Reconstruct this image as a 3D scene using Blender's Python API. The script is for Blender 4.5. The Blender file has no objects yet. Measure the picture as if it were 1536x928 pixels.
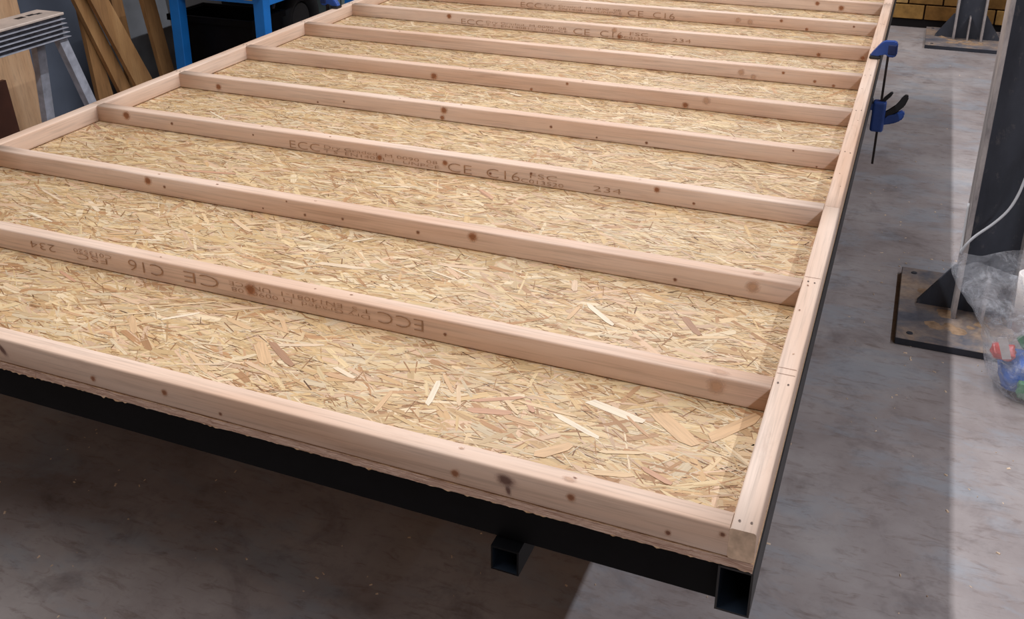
import bpy, bmesh, math, random
import numpy as np
from mathutils import Vector, Matrix, noise

scene = bpy.context.scene
COL = scene.collection
random.seed(7)
rng = np.random.default_rng(11)

# ---------------------------------------------------------------- camera
TZ = 0.72                      # height of the timber tops above the floor
F = 1548.8661397
PPX, PPY = 709.672, 291.745    # the photograph is a crop, so the optical axis is off centre
MR = ((0.9189174290, -0.3677913958, -0.1425491067),
      (0.3943518138, 0.8485394655, 0.3527994082),
      (-0.0087980440, -0.3804080240, 0.9247769081))
cam_d = bpy.data.cameras.new('camera')
cam_d.sensor_fit = 'HORIZONTAL'
cam_d.sensor_width = 36
cam_d.lens = F / 1536 * 36
cam_d.shift_x = (768 - PPX) / 1536
cam_d.shift_y = (PPY - 464) / 1536
cam_d.clip_start = 0.05
cam = bpy.data.objects.new('camera', cam_d)
COL.objects.link(cam)
R = Matrix([[MR[i][0], MR[i][2], -MR[i][1]] for i in range(3)]).to_4x4()
cam.matrix_world = Matrix.Translation((0.129104, -1.151114, 0.940794 + TZ)) @ R
scene.camera = cam

# ---------------------------------------------------------------- world, lamps, exposure
world = bpy.data.worlds.new('world')
scene.world = world
world.use_nodes = True
bg = world.node_tree.nodes['Background']
bg.inputs[0].default_value = (1.0, 0.60, 0.34, 1)
bg.inputs[1].default_value = 0.23


def strip_lamp(name, x, y0, y1, z, watts, color):
    """one row of ceiling strip lamps, running along the table"""
    l = bpy.data.lights.new(name, 'AREA')
    l.shape = 'RECTANGLE'
    l.size = 0.05
    l.size_y = y1 - y0
    l.energy = watts
    l.color = color
    o = bpy.data.objects.new(name, l)
    o.location = (x, (y0 + y1) / 2, z)
    COL.objects.link(o)
    return o


strip_lamp('strip_lamp_row', -1.08, -1.3, 8.5, TZ + 2.3, 345, (0.93, 0.95, 1.0))
strip_lamp('strip_lamp_row', 1.75, -4.2, 8.5, TZ + 2.3, 320, (0.79, 0.87, 1.0))

vs = scene.view_settings
vs.view_transform = 'Standard'
vs.look = 'None'
vs.exposure = -0.72
vs.gamma = 1.0
vs.use_curve_mapping = False


# ---------------------------------------------------------------- helpers
def lin(c):
    c = c / 255.0
    return c / 12.92 if c <= 0.04045 else ((c + 0.055) / 1.055) ** 2.4


def rgb(r, g, b):
    return (lin(r), lin(g), lin(b), 1.0)


def tag(o, label=None, cat=None, group=None, kind=None):
    if label: o['label'] = label
    if cat: o['category'] = cat
    if group: o['group'] = group
    if kind: o['kind'] = kind
    return o


def empty(name, loc=(0, 0, 0), rz=0.0):
    o = bpy.data.objects.new(name, None)
    o.location = loc
    o.rotation_euler = (0, 0, rz)
    o.empty_display_size = 0.1
    COL.objects.link(o)
    return o


def link(name, me, mat=None, parent=None, loc=(0, 0, 0), rot=(0, 0, 0), scale=(1, 1, 1)):
    o = bpy.data.objects.new(name, me)
    if mat and not me.materials:
        me.materials.append(mat)
    o.location = loc
    o.rotation_euler = rot
    o.scale = scale
    if parent: o.parent = parent
    COL.objects.link(o)
    return o


def bm_mesh(bm, name, smooth=False):
    me = bpy.data.meshes.new(name)
    bmesh.ops.recalc_face_normals(bm, faces=bm.faces)
    bm.to_mesh(me)
    bm.free()
    if smooth:
        for p in me.polygons: p.use_smooth = True
    return me


def add_box(bm, x0, x1, y0, y1, z0, z1):
    v = [bm.verts.new(p) for p in ((x0, y0, z0), (x1, y0, z0), (x1, y1, z0), (x0, y1, z0),
                                   (x0, y0, z1), (x1, y0, z1), (x1, y1, z1), (x0, y1, z1))]
    for f in ((0, 3, 2, 1), (4, 5, 6, 7), (0, 1, 5, 4), (1, 2, 6, 5), (2, 3, 7, 6), (3, 0, 4, 7)):
        bm.faces.new([v[i] for i in f])
    return v


def box_mesh(name, x0, x1, y0, y1, z0, z1, bev=0.0, seg=1):
    bm = bmesh.new()
    add_box(bm, x0, x1, y0, y1, z0, z1)
    if bev:
        bmesh.ops.bevel(bm, geom=list(bm.edges), offset=bev, segments=seg, affect='EDGES', profile=0.5)
    return bm_mesh(bm, name)


def box(name, b, mat, parent=None, bev=0.0, seg=1):
    return link(name, box_mesh(name, *b, bev, seg), mat, parent)


def prism_mesh(name, pts, depth, bev=0.0):
    """polygon in local XZ, extruded along +Y"""
    bm = bmesh.new()
    a = [bm.verts.new((x, 0, z)) for x, z in pts]
    b = [bm.verts.new((x, depth, z)) for x, z in pts]
    bm.faces.new(a)
    bm.faces.new(b[::-1])
    n = len(pts)
    for i in range(n):
        bm.faces.new((a[i], b[i], b[(i + 1) % n], a[(i + 1) % n]))
    if bev:
        bmesh.ops.bevel(bm, geom=list(bm.edges), offset=bev, segments=2, affect='EDGES')
    return bm_mesh(bm, name)


def tube_mesh(name, pts, r, n=10, closed_ends=True):
    """round tube swept along points (r a number or a list)"""
    bm = bmesh.new()
    pts = [Vector(p) for p in pts]
    rs = r if isinstance(r, (list, tuple)) else [r] * len(pts)
    rings = []
    up = Vector((0.13, 0.21, 0.97)).normalized()
    for i, p in enumerate(pts):
        t = (pts[min(i + 1, len(pts) - 1)] - pts[max(i - 1, 0)]).normalized()
        a = t.cross(up)
        if a.length < 1e-3: a = t.cross(Vector((1, 0, 0)))
        a.normalize()
        b = t.cross(a)
        rings.append([bm.verts.new(p + (a * math.cos(2 * math.pi * k / n) + b * math.sin(2 * math.pi * k / n)) * rs[i]) for k in range(n)])
    for i in range(len(rings) - 1):
        for k in range(n):
            bm.faces.new((rings[i][k], rings[i][(k + 1) % n], rings[i + 1][(k + 1) % n], rings[i + 1][k]))
    if closed_ends:
        bm.faces.new(rings[0])
        bm.faces.new(rings[-1][::-1])
    return bm_mesh(bm, name, True)


def smooth_pts(P, k=6):
    P = [Vector(p) for p in P]
    out = []
    for i in range(len(P) - 1):
        p0, p1, p2, p3 = P[max(i - 1, 0)], P[i], P[i + 1], P[min(i + 2, len(P) - 1)]
        for j in range(k):
            t = j / k
            out.append(0.5 * ((2 * p1) + (p2 - p0) * t + (2 * p0 - 5 * p1 + 4 * p2 - p3) * t * t + (3 * p1 - p0 - 3 * p2 + p3) * t ** 3))
    out.append(P[-1])
    return out


# ---------------------------------------------------------------- materials
class Mat:
    def __init__(s, name, rough=0.6, spec=0.4, metal=0.0):
        s.m = bpy.data.materials.new(name)
        s.m.use_nodes = True
        s.t = s.m.node_tree
        s.b = s.t.nodes['Principled BSDF']
        s.b.inputs['Roughness'].default_value = rough
        s.b.inputs['Specular IOR Level'].default_value = spec
        s.b.inputs['Metallic'].default_value = metal
        s._co = None

    def n(s, typ, **kw):
        nd = s.t.nodes.new(typ)
        for k, v in kw.items(): setattr(nd, k, v)
        return nd

    def l(s, a, b): s.t.links.new(a, b)

    def coord(s, kind='Object', scale=(1, 1, 1), rand=False):
        c = s.n('ShaderNodeTexCoord')
        mp = s.n('ShaderNodeMapping')
        s.l(c.outputs[kind], mp.inputs[0])
        mp.inputs['Scale'].default_value = scale
        if rand:
            oi = s.n('ShaderNodeObjectInfo')
            mu = s.n('ShaderNodeMath', operation='MULTIPLY')
            s.l(oi.outputs['Random'], mu.inputs[0])
            mu.inputs[1].default_value = 37.0
            s.l(mu.outputs[0], mp.inputs['Location'])
        return mp.outputs[0]

    def noise(s, vec, scale, detail=4, rough=0.55, dist=0.0):
        nd = s.n('ShaderNodeTexNoise')
        s.l(vec, nd.inputs['Vector'])
        nd.inputs['Scale'].default_value = scale
        nd.inputs['Detail'].default_value = detail
        nd.inputs['Roughness'].default_value = rough
        nd.inputs['Distortion'].default_value = dist
        return nd.outputs['Fac']

    def ramp(s, fac, stops):
        r = s.n('ShaderNodeValToRGB')
        s.l(fac, r.inputs[0])
        e = r.color_ramp.elements
        while len(e) < len(stops): e.new(0.5)
        for el, (p, c) in zip(e, stops):
            el.position = p
            el.color = c if isinstance(c, (tuple, list)) else (c, c, c, 1)
        return r.outputs[0]

    def mix(s, fac, a, b, mode='MIX'):
        m = s.n('ShaderNodeMix', data_type='RGBA', blend_type=mode)
        if isinstance(fac, (int, float)): m.inputs[0].default_value = fac
        else: s.l(fac, m.inputs[0])
        for i, v in ((6, a), (7, b)):
            if isinstance(v, (tuple, list)): m.inputs[i].default_value = v
            else: s.l(v, m.inputs[i])
        return m.outputs[2]

    def color(s, v):
        if isinstance(v, (tuple, list)): s.b.inputs['Base Color'].default_value = v
        else: s.l(v, s.b.inputs['Base Color'])
        return s

    def bump(s, h, strength=0.2, dist=0.002):
        b = s.n('ShaderNodeBump')
        b.inputs['Strength'].default_value = strength
        b.inputs['Distance'].default_value = dist
        s.l(h, b.inputs['Height'])
        s.l(b.outputs[0], s.b.inputs['Normal'])
        return s


def simple(name, c, rough=0.6, spec=0.4, metal=0.0, var=0.12, scale=8.0, bump=0.0, rand=True):
    m = Mat(name, rough, spec, metal)
    co = m.coord('Object', rand=rand)
    nz = m.noise(co, scale, 5)
    dark = tuple(x * (1 - var * 2) for x in c[:3]) + (1,)
    lite = tuple(min(1, x * (1 + var * 2)) for x in c[:3]) + (1,)
    m.color(m.ramp(nz, [(0.3, dark), (0.7, lite)]))
    if bump: m.bump(m.noise(co, scale * 6, 4), bump)
    return m.m


def timber_mat(name, pale, mid, dark, rough=0.62, axis=0):
    def sc(a, b, c): return (a, b, c) if axis == 0 else (c, b, a)
    m = Mat(name, rough, 0.35)
    big = m.noise(m.coord('Object', sc(0.9, 9, 9), True), 1.3, 3)
    base = m.ramp(big, [(0.28, dark), (0.5, mid), (0.72, pale)])
    g = m.noise(m.coord('Object', sc(1.2, 42, 42), True), 4.0, 5, 0.6, 0.4)
    grain = m.ramp(g, [(0.32, 0.80), (0.5, 1.0), (0.75, 1.06)])
    c = m.mix(1.0, base, grain, 'MULTIPLY')
    st = m.noise(m.coord('Object', sc(3.0, 10, 14), True), 2.0, 6, 0.7)
    stain = m.ramp(st, [(0.60, 0.0), (0.78, 0.28)])
    c = m.mix(stain, c, rgb(150, 105, 78))
    m.color(c)
    saw = m.noise(m.coord('Object', sc(160, 12, 12), True), 2.0, 3)
    m.bump(m.mix(0.5, g, saw), 0.16, 0.001)
    return m.m


M = {}
M['timber'] = timber_mat('planed_pine', rgb(221, 198, 180), rgb(212, 183, 161), rgb(201, 164, 137))
M['endgrain'] = simple('pine_end_grain', rgb(206, 178, 152), 0.8, 0.2, var=0.12, scale=60)
M['old_timber'] = timber_mat('old_board_wood', rgb(170, 130, 85), rgb(150, 110, 68), rgb(118, 84, 52), 0.75, 2)
M['plywood'] = timber_mat('plywood_face', rgb(200, 165, 130), rgb(186, 148, 112), rgb(165, 128, 94), 0.7, 2)

# OSB base and strands
m = Mat('strand_board_core', 0.75, 0.25)
nz = m.noise(m.coord('Object', (14, 55, 55)), 3.0, 5, 0.7, 1.0)
m.color(m.ramp(nz, [(0.3, rgb(150, 108, 78)), (0.45, rgb(200, 162, 124)), (0.7, rgb(226, 198, 164))]))
m.bump(nz, 0.5, 0.002)
M['osb'] = m.m
m = Mat('strand_board_sawn_edge', 0.85, 0.2)
nz = m.noise(m.coord('Object', (9, 20, 260)), 2.0, 5, 0.7, 0.6)
m.color(m.ramp(nz, [(0.32, rgb(132, 96, 78)), (0.48, rgb(188, 154, 134)), (0.7, rgb(216, 190, 172))]))
m.bump(nz, 0.7, 0.003)
M['osb_edge'] = m.m

m = Mat('wood_strands', 0.55, 0.4)
at = m.n('ShaderNodeAttribute', attribute_name='tint')
uv = m.n('ShaderNodeUVMap', uv_map='uv')
mp = m.n('ShaderNodeMapping')
m.l(uv.outputs[0], mp.inputs[0])
mp.inputs['Scale'].default_value = (9, 520, 1)
g = m.noise(mp.outputs[0], 1.0, 4, 0.6, 0.3)
m.color(m.mix(1.0, at.outputs['Color'], m.ramp(g, [(0.28, 0.76), (0.5, 0.98), (0.72, 1.08)]), 'MULTIPLY'))
m.bump(g, 0.35, 0.001)
M['strands'] = m.m

m = Mat('single_strand', 0.55, 0.4)
oi = m.n('ShaderNodeObjectInfo')
cr = m.ramp(oi.outputs['Random'], [(0.0, rgb(186, 144, 108)), (0.25, rgb(202, 168, 128)), (0.5, rgb(212, 184, 146)),
                                   (0.75, rgb(204, 172, 140)), (1.0, rgb(222, 204, 176))])
g = m.noise(m.coord('Object', (1.6, 9, 9), True), 1.0, 4, 0.6, 0.3)
m.color(m.mix(1.0, cr, m.ramp(g, [(0.28, 0.74), (0.5, 0.98), (0.72, 1.1)]), 'MULTIPLY'))
m.bump(g, 0.3, 0.001)
M['flake'] = m.m

for nm, c in (('flake_brown', rgb(160, 122, 94)), ('flake_tan', rgb(202, 166, 126)), ('flake_pale', rgb(220, 202, 176)), ('flake_red', rgb(188, 144, 114))):
    m = Mat(nm, 0.55, 0.4)
    g = m.noise(m.coord('Object', (1.6, 9, 9), True), 1.0, 4, 0.6, 0.3)
    m.color(m.mix(1.0, c, m.ramp(g, [(0.28, 0.74), (0.5, 0.98), (0.72, 1.1)]), 'MULTIPLY'))
    M[nm] = m.m


# knots: rings on a unit disc, feathered into the timber
def knot_mat(name, core, ring, outer):
    m = Mat(name, 0.5, 0.4)
    c = m.n('ShaderNodeTexCoord')
    ln = m.n('ShaderNodeVectorMath', operation='LENGTH')
    nv = m.n('ShaderNodeTexNoise')
    m.l(c.outputs['Object'], nv.inputs['Vector'])
    nv.inputs['Scale'].default_value = 2.2
    oi = m.n('ShaderNodeObjectInfo')
    ad = m.n('ShaderNodeVectorMath', operation='MULTIPLY_ADD')
    m.l(nv.outputs['Color'], ad.inputs[0])
    ad.inputs[1].default_value = (0.5, 0.5, 0)
    m.l(c.outputs['Object'], ad.inputs[2])
    sb = m.n('ShaderNodeVectorMath', operation='SUBTRACT')
    m.l(ad.outputs[0], sb.inputs[0])
    sb.inputs[1].default_value = (0.25, 0.25, 0)
    m.l(sb.outputs[0], ln.inputs[0])
    d = ln.outputs['Value']
    m.color(m.ramp(d, [(0.0, core), (0.35, core), (0.5, ring), (0.9, outer)]))
    al = m.ramp(d, [(0.25, 0.95), (0.5, 0.6), (0.92, 0.0)])
    m.l(al, m.b.inputs['Alpha'])
    return m.m


M['knot'] = knot_mat('brown_knot', rgb(142, 90, 58), rgb(176, 122, 86), rgb(210, 172, 142))
M['pin'] = knot_mat('dark_pin_knot', rgb(110, 68, 46), rgb(158, 110, 80), rgb(206, 168, 138))
M['pale_knot'] = knot_mat('faint_knot', rgb(188, 150, 122), rgb(200, 164, 138), rgb(214, 184, 162))
M['ink'] = simple('faded_stamp_ink', rgb(158, 122, 94), 0.8, 0.1, var=0.15, scale=90)
M['pencil'] = simple('pencil_grey', rgb(176, 148, 130), 0.8, 0.1)
M['nail'] = simple('nail_head', rgb(90, 72, 62), 0.5, 0.5, 0.3)
M['stain'] = knot_mat('dark_stain', rgb(110, 80, 68), rgb(150, 120, 105), rgb(205, 180, 165))

M['black_steel'] = simple('black_painted_steel', rgb(9, 9, 11), 0.5, 0.12, 0.0, var=0.2, scale=14, bump=0.05)
M['lit_steel'] = simple('lit_black_painted_steel', rgb(46, 44, 44), 0.55, 0.3, 0.0, var=0.15, scale=14)  # same black paint, made lighter to hold the lamp light on it
M['tube_inside'] = simple('bare_blue_grey_steel', rgb(30, 38, 48), 0.4, 0.6, 0.3, var=0.2, scale=20)

# column steel
m = Mat('grey_painted_steel', 0.5, 0.4)
co = m.coord('Object', (1, 1, 0.35))
a = m.ramp(m.noise(co, 9, 6, 0.65), [(0.35, rgb(54, 57, 65)), (0.65, rgb(70, 73, 82))])
w = m.ramp(m.noise(m.coord('Object', (1, 1, 0.5)), 24, 6, 0.7), [(0.58, 0.0), (0.72, 0.6)])
m.color(m.mix(w, a, rgb(128, 120, 116)))
m.bump(m.noise(co, 40, 4), 0.08)
M['column'] = m.m

m = Mat('pale_flange_paint', 0.5, 0.4)  # flanges and fins, mottled and paler than the web
co = m.coord('Object', (1, 1, 0.3))
m.color(m.ramp(m.noise(co, 22, 6, 0.7), [(0.3, rgb(112, 106, 106)), (0.5, rgb(158, 149, 146)), (0.72, rgb(186, 176, 170))]))
M['flange'] = m.m

m = Mat('base_plate_with_sawdust', 0.75, 0.3)
co = m.coord('Object')
a = m.ramp(m.noise(co, 14, 5, 0.6), [(0.3, rgb(84, 84, 92)), (0.7, rgb(122, 118, 120))])
du = m.ramp(m.noise(co, 7, 6, 0.65, 0.6), [(0.38, 0.0), (0.66, 0.85)])
dc = m.ramp(m.noise(co, 60, 4), [(0.3, rgb(150, 122, 98)), (0.7, rgb(190, 162, 134))])
m.color(m.mix(du, a, dc))
m.bump(m.noise(co, 50, 5), 0.4, 0.003)
M['plate'] = m.m
M['plate_edge'] = simple('plate_edge_steel', rgb(48, 50, 58), 0.5, 0.4)
M['sawdust'] = simple('sawdust', rgb(160, 132, 106), 0.9, 0.1, var=0.15, scale=40)

# floor
m = Mat('workshop_concrete', 0.55, 0.35)
co = m.coord('Object')
base = m.ramp(m.noise(co, 1.6, 8, 0.62), [(0.3, rgb(130, 117, 113)), (0.5, rgb(157, 146, 142)), (0.72, rgb(182, 174, 170))])
blue = m.ramp(m.noise(m.coord('Object', (1.0, 2.0, 1)), 2.3, 8, 0.66, 0.4), [(0.5, 0.0), (0.62, 0.55)])
c = m.mix(blue, base, rgb(150, 156, 163))
scr = m.ramp(m.noise(m.coord('Object', (5, 16, 1)), 2.6, 8, 0.7, 0.8), [(0.53, 0.0), (0.68, 0.5)])
c = m.mix(scr, c, rgb(112, 92, 82))
spots = m.ramp(m.noise(co, 11, 7, 0.72), [(0.24, 0.72), (0.45, 1.0), (0.8, 1.08)])
c = m.mix(1.0, c, spots, 'MULTIPLY')
stn = m.ramp(m.noise(co, 4.2, 5, 0.7, 0.5), [(0.54, 0.0), (0.72, 0.6)])
c = m.mix(stn, c, rgb(96, 82, 80))
m.color(c)
m.l(m.ramp(m.noise(co, 5, 5), [(0.3, 0.42), (0.7, 0.66)]), m.b.inputs['Roughness'])
m.bump(m.noise(co, 45, 6, 0.7), 0.12, 0.003)
M['floor'] = m.m

m = Mat('yellow_brown_brick', 0.85, 0.2)
oi = m.n('ShaderNodeObjectInfo')
c = m.ramp(oi.outputs['Random'], [(0.0, rgb(120, 84, 42)), (0.5, rgb(158, 120, 66)), (1.0, rgb(186, 150, 96))])
nz = m.noise(m.coord('Object', rand=True), 16, 6, 0.65)
m.color(m.mix(1.0, c, m.ramp(nz, [(0.25, 0.55), (0.6, 1.1)]), 'MULTIPLY'))
m.bump(nz, 0.3, 0.004)
M['brick'] = m.m
M['mortar'] = simple('dark_mortar', rgb(62, 44, 34), 0.9, 0.1, scale=20)
M['plinth'] = simple('dark_plinth', rgb(24, 20, 20), 0.8, 0.2)
M['wall'] = simple('grey_workshop_wall', rgb(84, 82, 82), 0.8, 0.2, scale=2)

M['aluminium'] = simple('dull_aluminium', rgb(168, 170, 180), 0.42, 0.5, 0.25, var=0.12, scale=30, bump=0.05)
M['alu_top'] = simple('scuffed_aluminium_top', rgb(206, 190, 178), 0.5, 0.5, 0.2, var=0.1, scale=14)
M['dark_alu'] = simple('dark_speckled_aluminium', rgb(72, 70, 76), 0.45, 0.5, 0.3, var=0.35, scale=40)  # trestle core, darker than the ribs and speckled
M['navy'] = simple('slate_blue_board', rgb(80, 87, 100), 0.6, 0.35, var=0.06, scale=5)
M['grey_board'] = simple('mid_grey_board', rgb(112, 114, 118), 0.7, 0.3, var=0.1, scale=7)
M['dark_wood'] = simple('dark_red_brown_wood', rgb(74, 42, 30), 0.6, 0.3)
M['blue_paint'] = simple('bright_blue_paint', rgb(28, 112, 190), 0.45, 0.45, var=0.08, scale=5)
M['rubber'] = simple('black_rubber', rgb(30, 29, 30), 0.7, 0.3)
M['dark_metal'] = simple('dark_machine_grey', rgb(36, 35, 36), 0.5, 0.4)
M['green_grey'] = simple('green_grey_cabinet_paint', rgb(112, 124, 122), 0.5, 0.4)
M['yellow'] = simple('yellow_label', rgb(214, 170, 70), 0.5, 0.3)
M['clamp_blue'] = simple('clamp_blue_plastic', rgb(40, 72, 140), 0.38, 0.5, var=0.08, scale=30)
M['clamp_navy'] = simple('clamp_dark_blue_plastic', rgb(26, 42, 84), 0.4, 0.5, var=0.1, scale=30)
M['clamp_black'] = simple('clamp_black_plastic', rgb(26, 26, 28), 0.42, 0.5)
M['clamp_bar'] = simple('dark_steel_bar', rgb(52, 46, 44), 0.35, 0.5, 0.6)
M['cable'] = simple('white_cable', rgb(206, 206, 208), 0.4, 0.5, var=0.03)
M['paper'] = simple('white_paper', rgb(232, 222, 216), 0.7, 0.2, var=0.03)

m = Mat('clear_plastic_film', 0.16, 0.6)
co = m.coord('Object')
wr = m.noise(co, 26, 5, 0.6, 1.2)
m.color(rgb(226, 228, 234))
m.bump(wr, 0.9, 0.012)
tr = m.n('ShaderNodeBsdfTransparent')
mx = m.n('ShaderNodeMixShader')
fac = m.ramp(m.noise(co, 13, 5, 0.65, 1.5), [(0.36, 0.16), (0.52, 0.28), (0.70, 0.75)])
m.l(fac, mx.inputs[0])
m.l(tr.outputs[0], mx.inputs[1])
m.l(m.b.outputs[0], mx.inputs[2])
m.l(mx.outputs[0], m.t.nodes['Material Output'].inputs[0])
M['film'] = m.m
M['pack_blue'] = simple('glossy_blue_wrapper', rgb(36, 100, 190), 0.25, 0.6, var=0.15, scale=22, bump=0.25)
M['pack_green'] = simple('glossy_green_wrapper', rgb(40, 130, 72), 0.3, 0.6, var=0.15, scale=22, bump=0.25)
M['pack_red'] = simple('glossy_red_wrapper', rgb(206, 70, 58), 0.3, 0.6, var=0.1, scale=22, bump=0.2)

# ---------------------------------------------------------------- setting
fl = link('floor', box_mesh('floor', -5.5, 5.0, -3.5, 7.2, -0.1, 0.0), M['floor'])
tag(fl, 'worn grey concrete workshop floor with stains', kind='structure')

wb = link('wall_back', box_mesh('wall_back', -5.5, 5.0, 6.47, 6.62, 0.0, 3.2), M['mortar'])
tag(wb, 'yellow brown brick wall at the far end', kind='structure')
BL, BH = 0.2175, 0.1035
brick_me = box_mesh('brick', 0, BL - 0.010, 0, 0.03, 0, BH - 0.009, 0.003)
brick_me.materials.append(M['brick'])
for row in range(7):
    off = 0.19 - 6 * BL + (0 if row % 2 == 0 else BL / 2)
    for c in range(12):
        o = link('brick', brick_me, None, wb)
        o.location = (off + c * BL + 0.005, 6.445 + random.uniform(-0.003, 0.003), 0.0605 + row * BH)
bb = link('baseboard_back', box_mesh('baseboard_back', -5.5, 5.0, 6.462, 6.471, 0.0, 0.056), M['plinth'])
tag(bb, 'dark strip along the foot of the brick wall', kind='structure')
wl = link('wall_left', box_mesh('wall_left', -3.95, -3.8, -3.5, 6.46, 0.0, 3.2), M['wall'])
tag(wl, 'dim grey workshop wall behind the leaning boards', kind='structure')

# ---------------------------------------------------------------- timber frame panel
L, H, T = 2.13188, 0.051577, 0.03556
YS = [0.3673, 0.7578, 1.1727, 1.5682, 1.9588, 2.3643, 2.7543, 3.1565, 3.5673, 3.9673, 4.3673]
YEND = 4.7645 + T
panel = empty('timber_frame_panel', (0, 0, TZ))
tag(panel, 'long pine stud frame nailed over strand board sheets, lying on the black steel bench', 'frame panel')


def timber_mesh(name, ln):
    """beam along local X from 0 to ln, front face y=0, top z=0, rounded long edges"""
    bm = bmesh.new()
    g = 0.0015
    r = 0.0042
    prof = []
    for cx, cz, a0 in ((r, -r, 180), (T - r, -r, 90), (T - r, -H + g + r, 0), (r, -H + g + r, -90)):
        for k in range(4):
            a = math.radians(a0 - 30 * k)
            prof.append((cx + r * math.cos(a), cz + r * math.sin(a)))
    n = max(2, int(ln / 0.12))
    rings = []
    for i in range(n + 1):
        x = ln * i / n
        dy = 0.0009 * noise.noise((x * 1.7, len(name) * 3.1 + ln, 0.3))
        rings.append([bm.verts.new((x, y + dy, z + 0.0006 * noise.noise((x * 9, y * 30, ln)))) for y, z in prof])
    k = len(prof)
    for a, b in zip(rings, rings[1:]):
        for j in range(k):
            f = bm.faces.new((a[j], a[(j + 1) % k], b[(j + 1) % k], b[j]))
            f.smooth = True
    e0 = bm.faces.new(rings[0][::-1])
    e1 = bm.faces.new(rings[-1])
    e0.material_index = e1.material_index = 1
    me = bm_mesh(bm, name)
    me.materials.append(M['timber'])
    me.materials.append(M['endgrain'])
    return me


disc_bm = bmesh.new()
bmesh.ops.create_circle(disc_bm, cap_ends=True, segments=20, radius=1.0)
disc = bm_mesh(disc_bm, 'knot')
disc_by = {}


def disc_of(mat):
    if mat not in disc_by:
        d = disc.copy()
        d.materials.append(M[mat])
        disc_by[mat] = d
    return disc_by[mat]


KN = {0: [(-0.403, -0.0295, 0.0093), (-0.222, -0.0178, 0.0089), (-0.081, -0.0346, 0.0059), (-0.008, -0.0135, 0.0058), (-1.093, -0.032, 0.0075), (-0.938, -0.0218, 0.0083), (-0.826, -0.0351, 0.0046)],
      1: [(-1.018, -0.021, 0.0175), (-0.588, -0.0297, 0.005), (-0.087, -0.0142, 0.0187)],
      2: [(-1.596, -0.0009, 0.0142), (-1.545, -0.0242, 0.0053), (-0.7, -0.0018, 0.0147), (-0.835, -0.0282, 0.0061), (-1.134, -0.0339, 0.0048), (-1.031, -0.0275, 0.0047), (-0.246, -0.0343, 0.0056), (-1.183, -0.0004, 0.0032), (-1.252, -0.0357, 0.0033), (-0.09, -0.02, 0.017)],
      3: [(-2.019, -0.0155, 0.0171), (-1.154, -0.0339, 0.011), (-0.958, -0.022, 0.0106), (-0.828, -0.0335, 0.0052), (-0.715, -0.0172, 0.0051), (-0.388, -0.0065, 0.0099), (-1.85, -0.0224, 0.0062), (-1.563, -0.0211, 0.0039), (-0.296, -0.0343, 0.0049)],
      4: [(-1.972, -0.031, 0.0138), (-1.143, -0.0044, 0.0142), (-1.149, -0.0419, 0.0102), (-1.589, -0.0406, 0.0043), (-1.492, -0.0273, 0.0043), (-0.799, -0.0254, 0.0059), (-0.66, -0.0405, 0.0039), (-0.514, -0.0375, 0.0057), (-0.116, -0.0059, 0.0037), (-0.052, -0.0444, 0.0037)],
      5: [(-1.361, -0.0339, 0.0162), (-0.88, -0.002, 0.0066), (-1.004, -0.0449, 0.0067), (-0.49, -0.0473, 0.0129), (-0.426, -0.0032, 0.0149)],
      6: [(-0.388, -0.0258, 0.0143), (-0.249, -0.014, 0.0071), (-0.145, -0.0332, 0.0071), (-0.084, -0.0474, 0.0071), (-0.346, -0.045, 0.0119)],
      7: [(-1.665, -0.0036, 0.0142), (-0.949, -0.0002, 0.0134), (-0.928, -0.0385, 0.0107), (-0.173, -0.042, 0.0104), (-0.02, -0.0374, 0.0104)],
      8: [(-0.364, -0.0141, 0.0086), (-0.262, -0.0412, 0.0086), (-0.537, -0.0254, 0.0144), (-0.488, -0.0297, 0.0144), (-0.084, -0.0153, 0.0057)],
      9: [(-0.267, -0.0168, 0.0125), (-0.166, -0.0295, 0.0156)]}
FAINT = {(1, 2), (2, 9), (5, 4), (6, 0), (6, 4), (8, 2), (8, 3), (7, 1)}


def knot_front(par, x, z, r, mat):
    """knot on a stud's front face (local frame: x from the stud's left end)"""
    rz = min(r, 0.0205)
    z = max(min(z, -0.0045 - rz * 0.75), -H + 0.0045 + rz * 0.75)
    link('knot', disc_of(mat), None, par, (x, -0.0013, z), (math.pi / 2, random.uniform(-0.5, 0.5), 0), (r * 1.12, rz * 1.05, 1))


def knot_top(par, x, y, r, mat, asp=0.6):
    link('knot', disc_of(mat), None, par, (x, y, 0.0009), (0, 0, random.uniform(-0.3, 0.3)), (r * 1.2, r * asp, 1))


def text_mesh(body, x0, x1, z0, z1):
    cu = bpy.data.curves.new('stamp', 'FONT')
    cu.body = body
    cu.size = 1
    cu.space_line = 0.95
    cu.resolution_u = 3
    cu.offset = -0.018
    ob = bpy.data.objects.new('stamp_tmp', cu)
    COL.objects.link(ob)
    bpy.context.view_layer.update()
    me = bpy.data.meshes.new_from_object(ob.evaluated_get(bpy.context.evaluated_depsgraph_get()))
    bpy.data.objects.remove(ob)
    v = np.empty(len(me.vertices) * 3)
    me.vertices.foreach_get('co', v)
    v = v.reshape(-1, 3)
    mn, mx_ = v.min(0), v.max(0)
    s = (v - mn) / np.maximum(mx_ - mn, 1e-6)
    out = np.stack([x0 + s[:, 0] * (x1 - x0), np.zeros(len(v)), z0 + s[:, 1] * (z1 - z0)], 1)
    me.vertices.foreach_set('co', out.ravel())
    me.materials.clear()
    me.materials.append(M['ink'])
    return me


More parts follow.
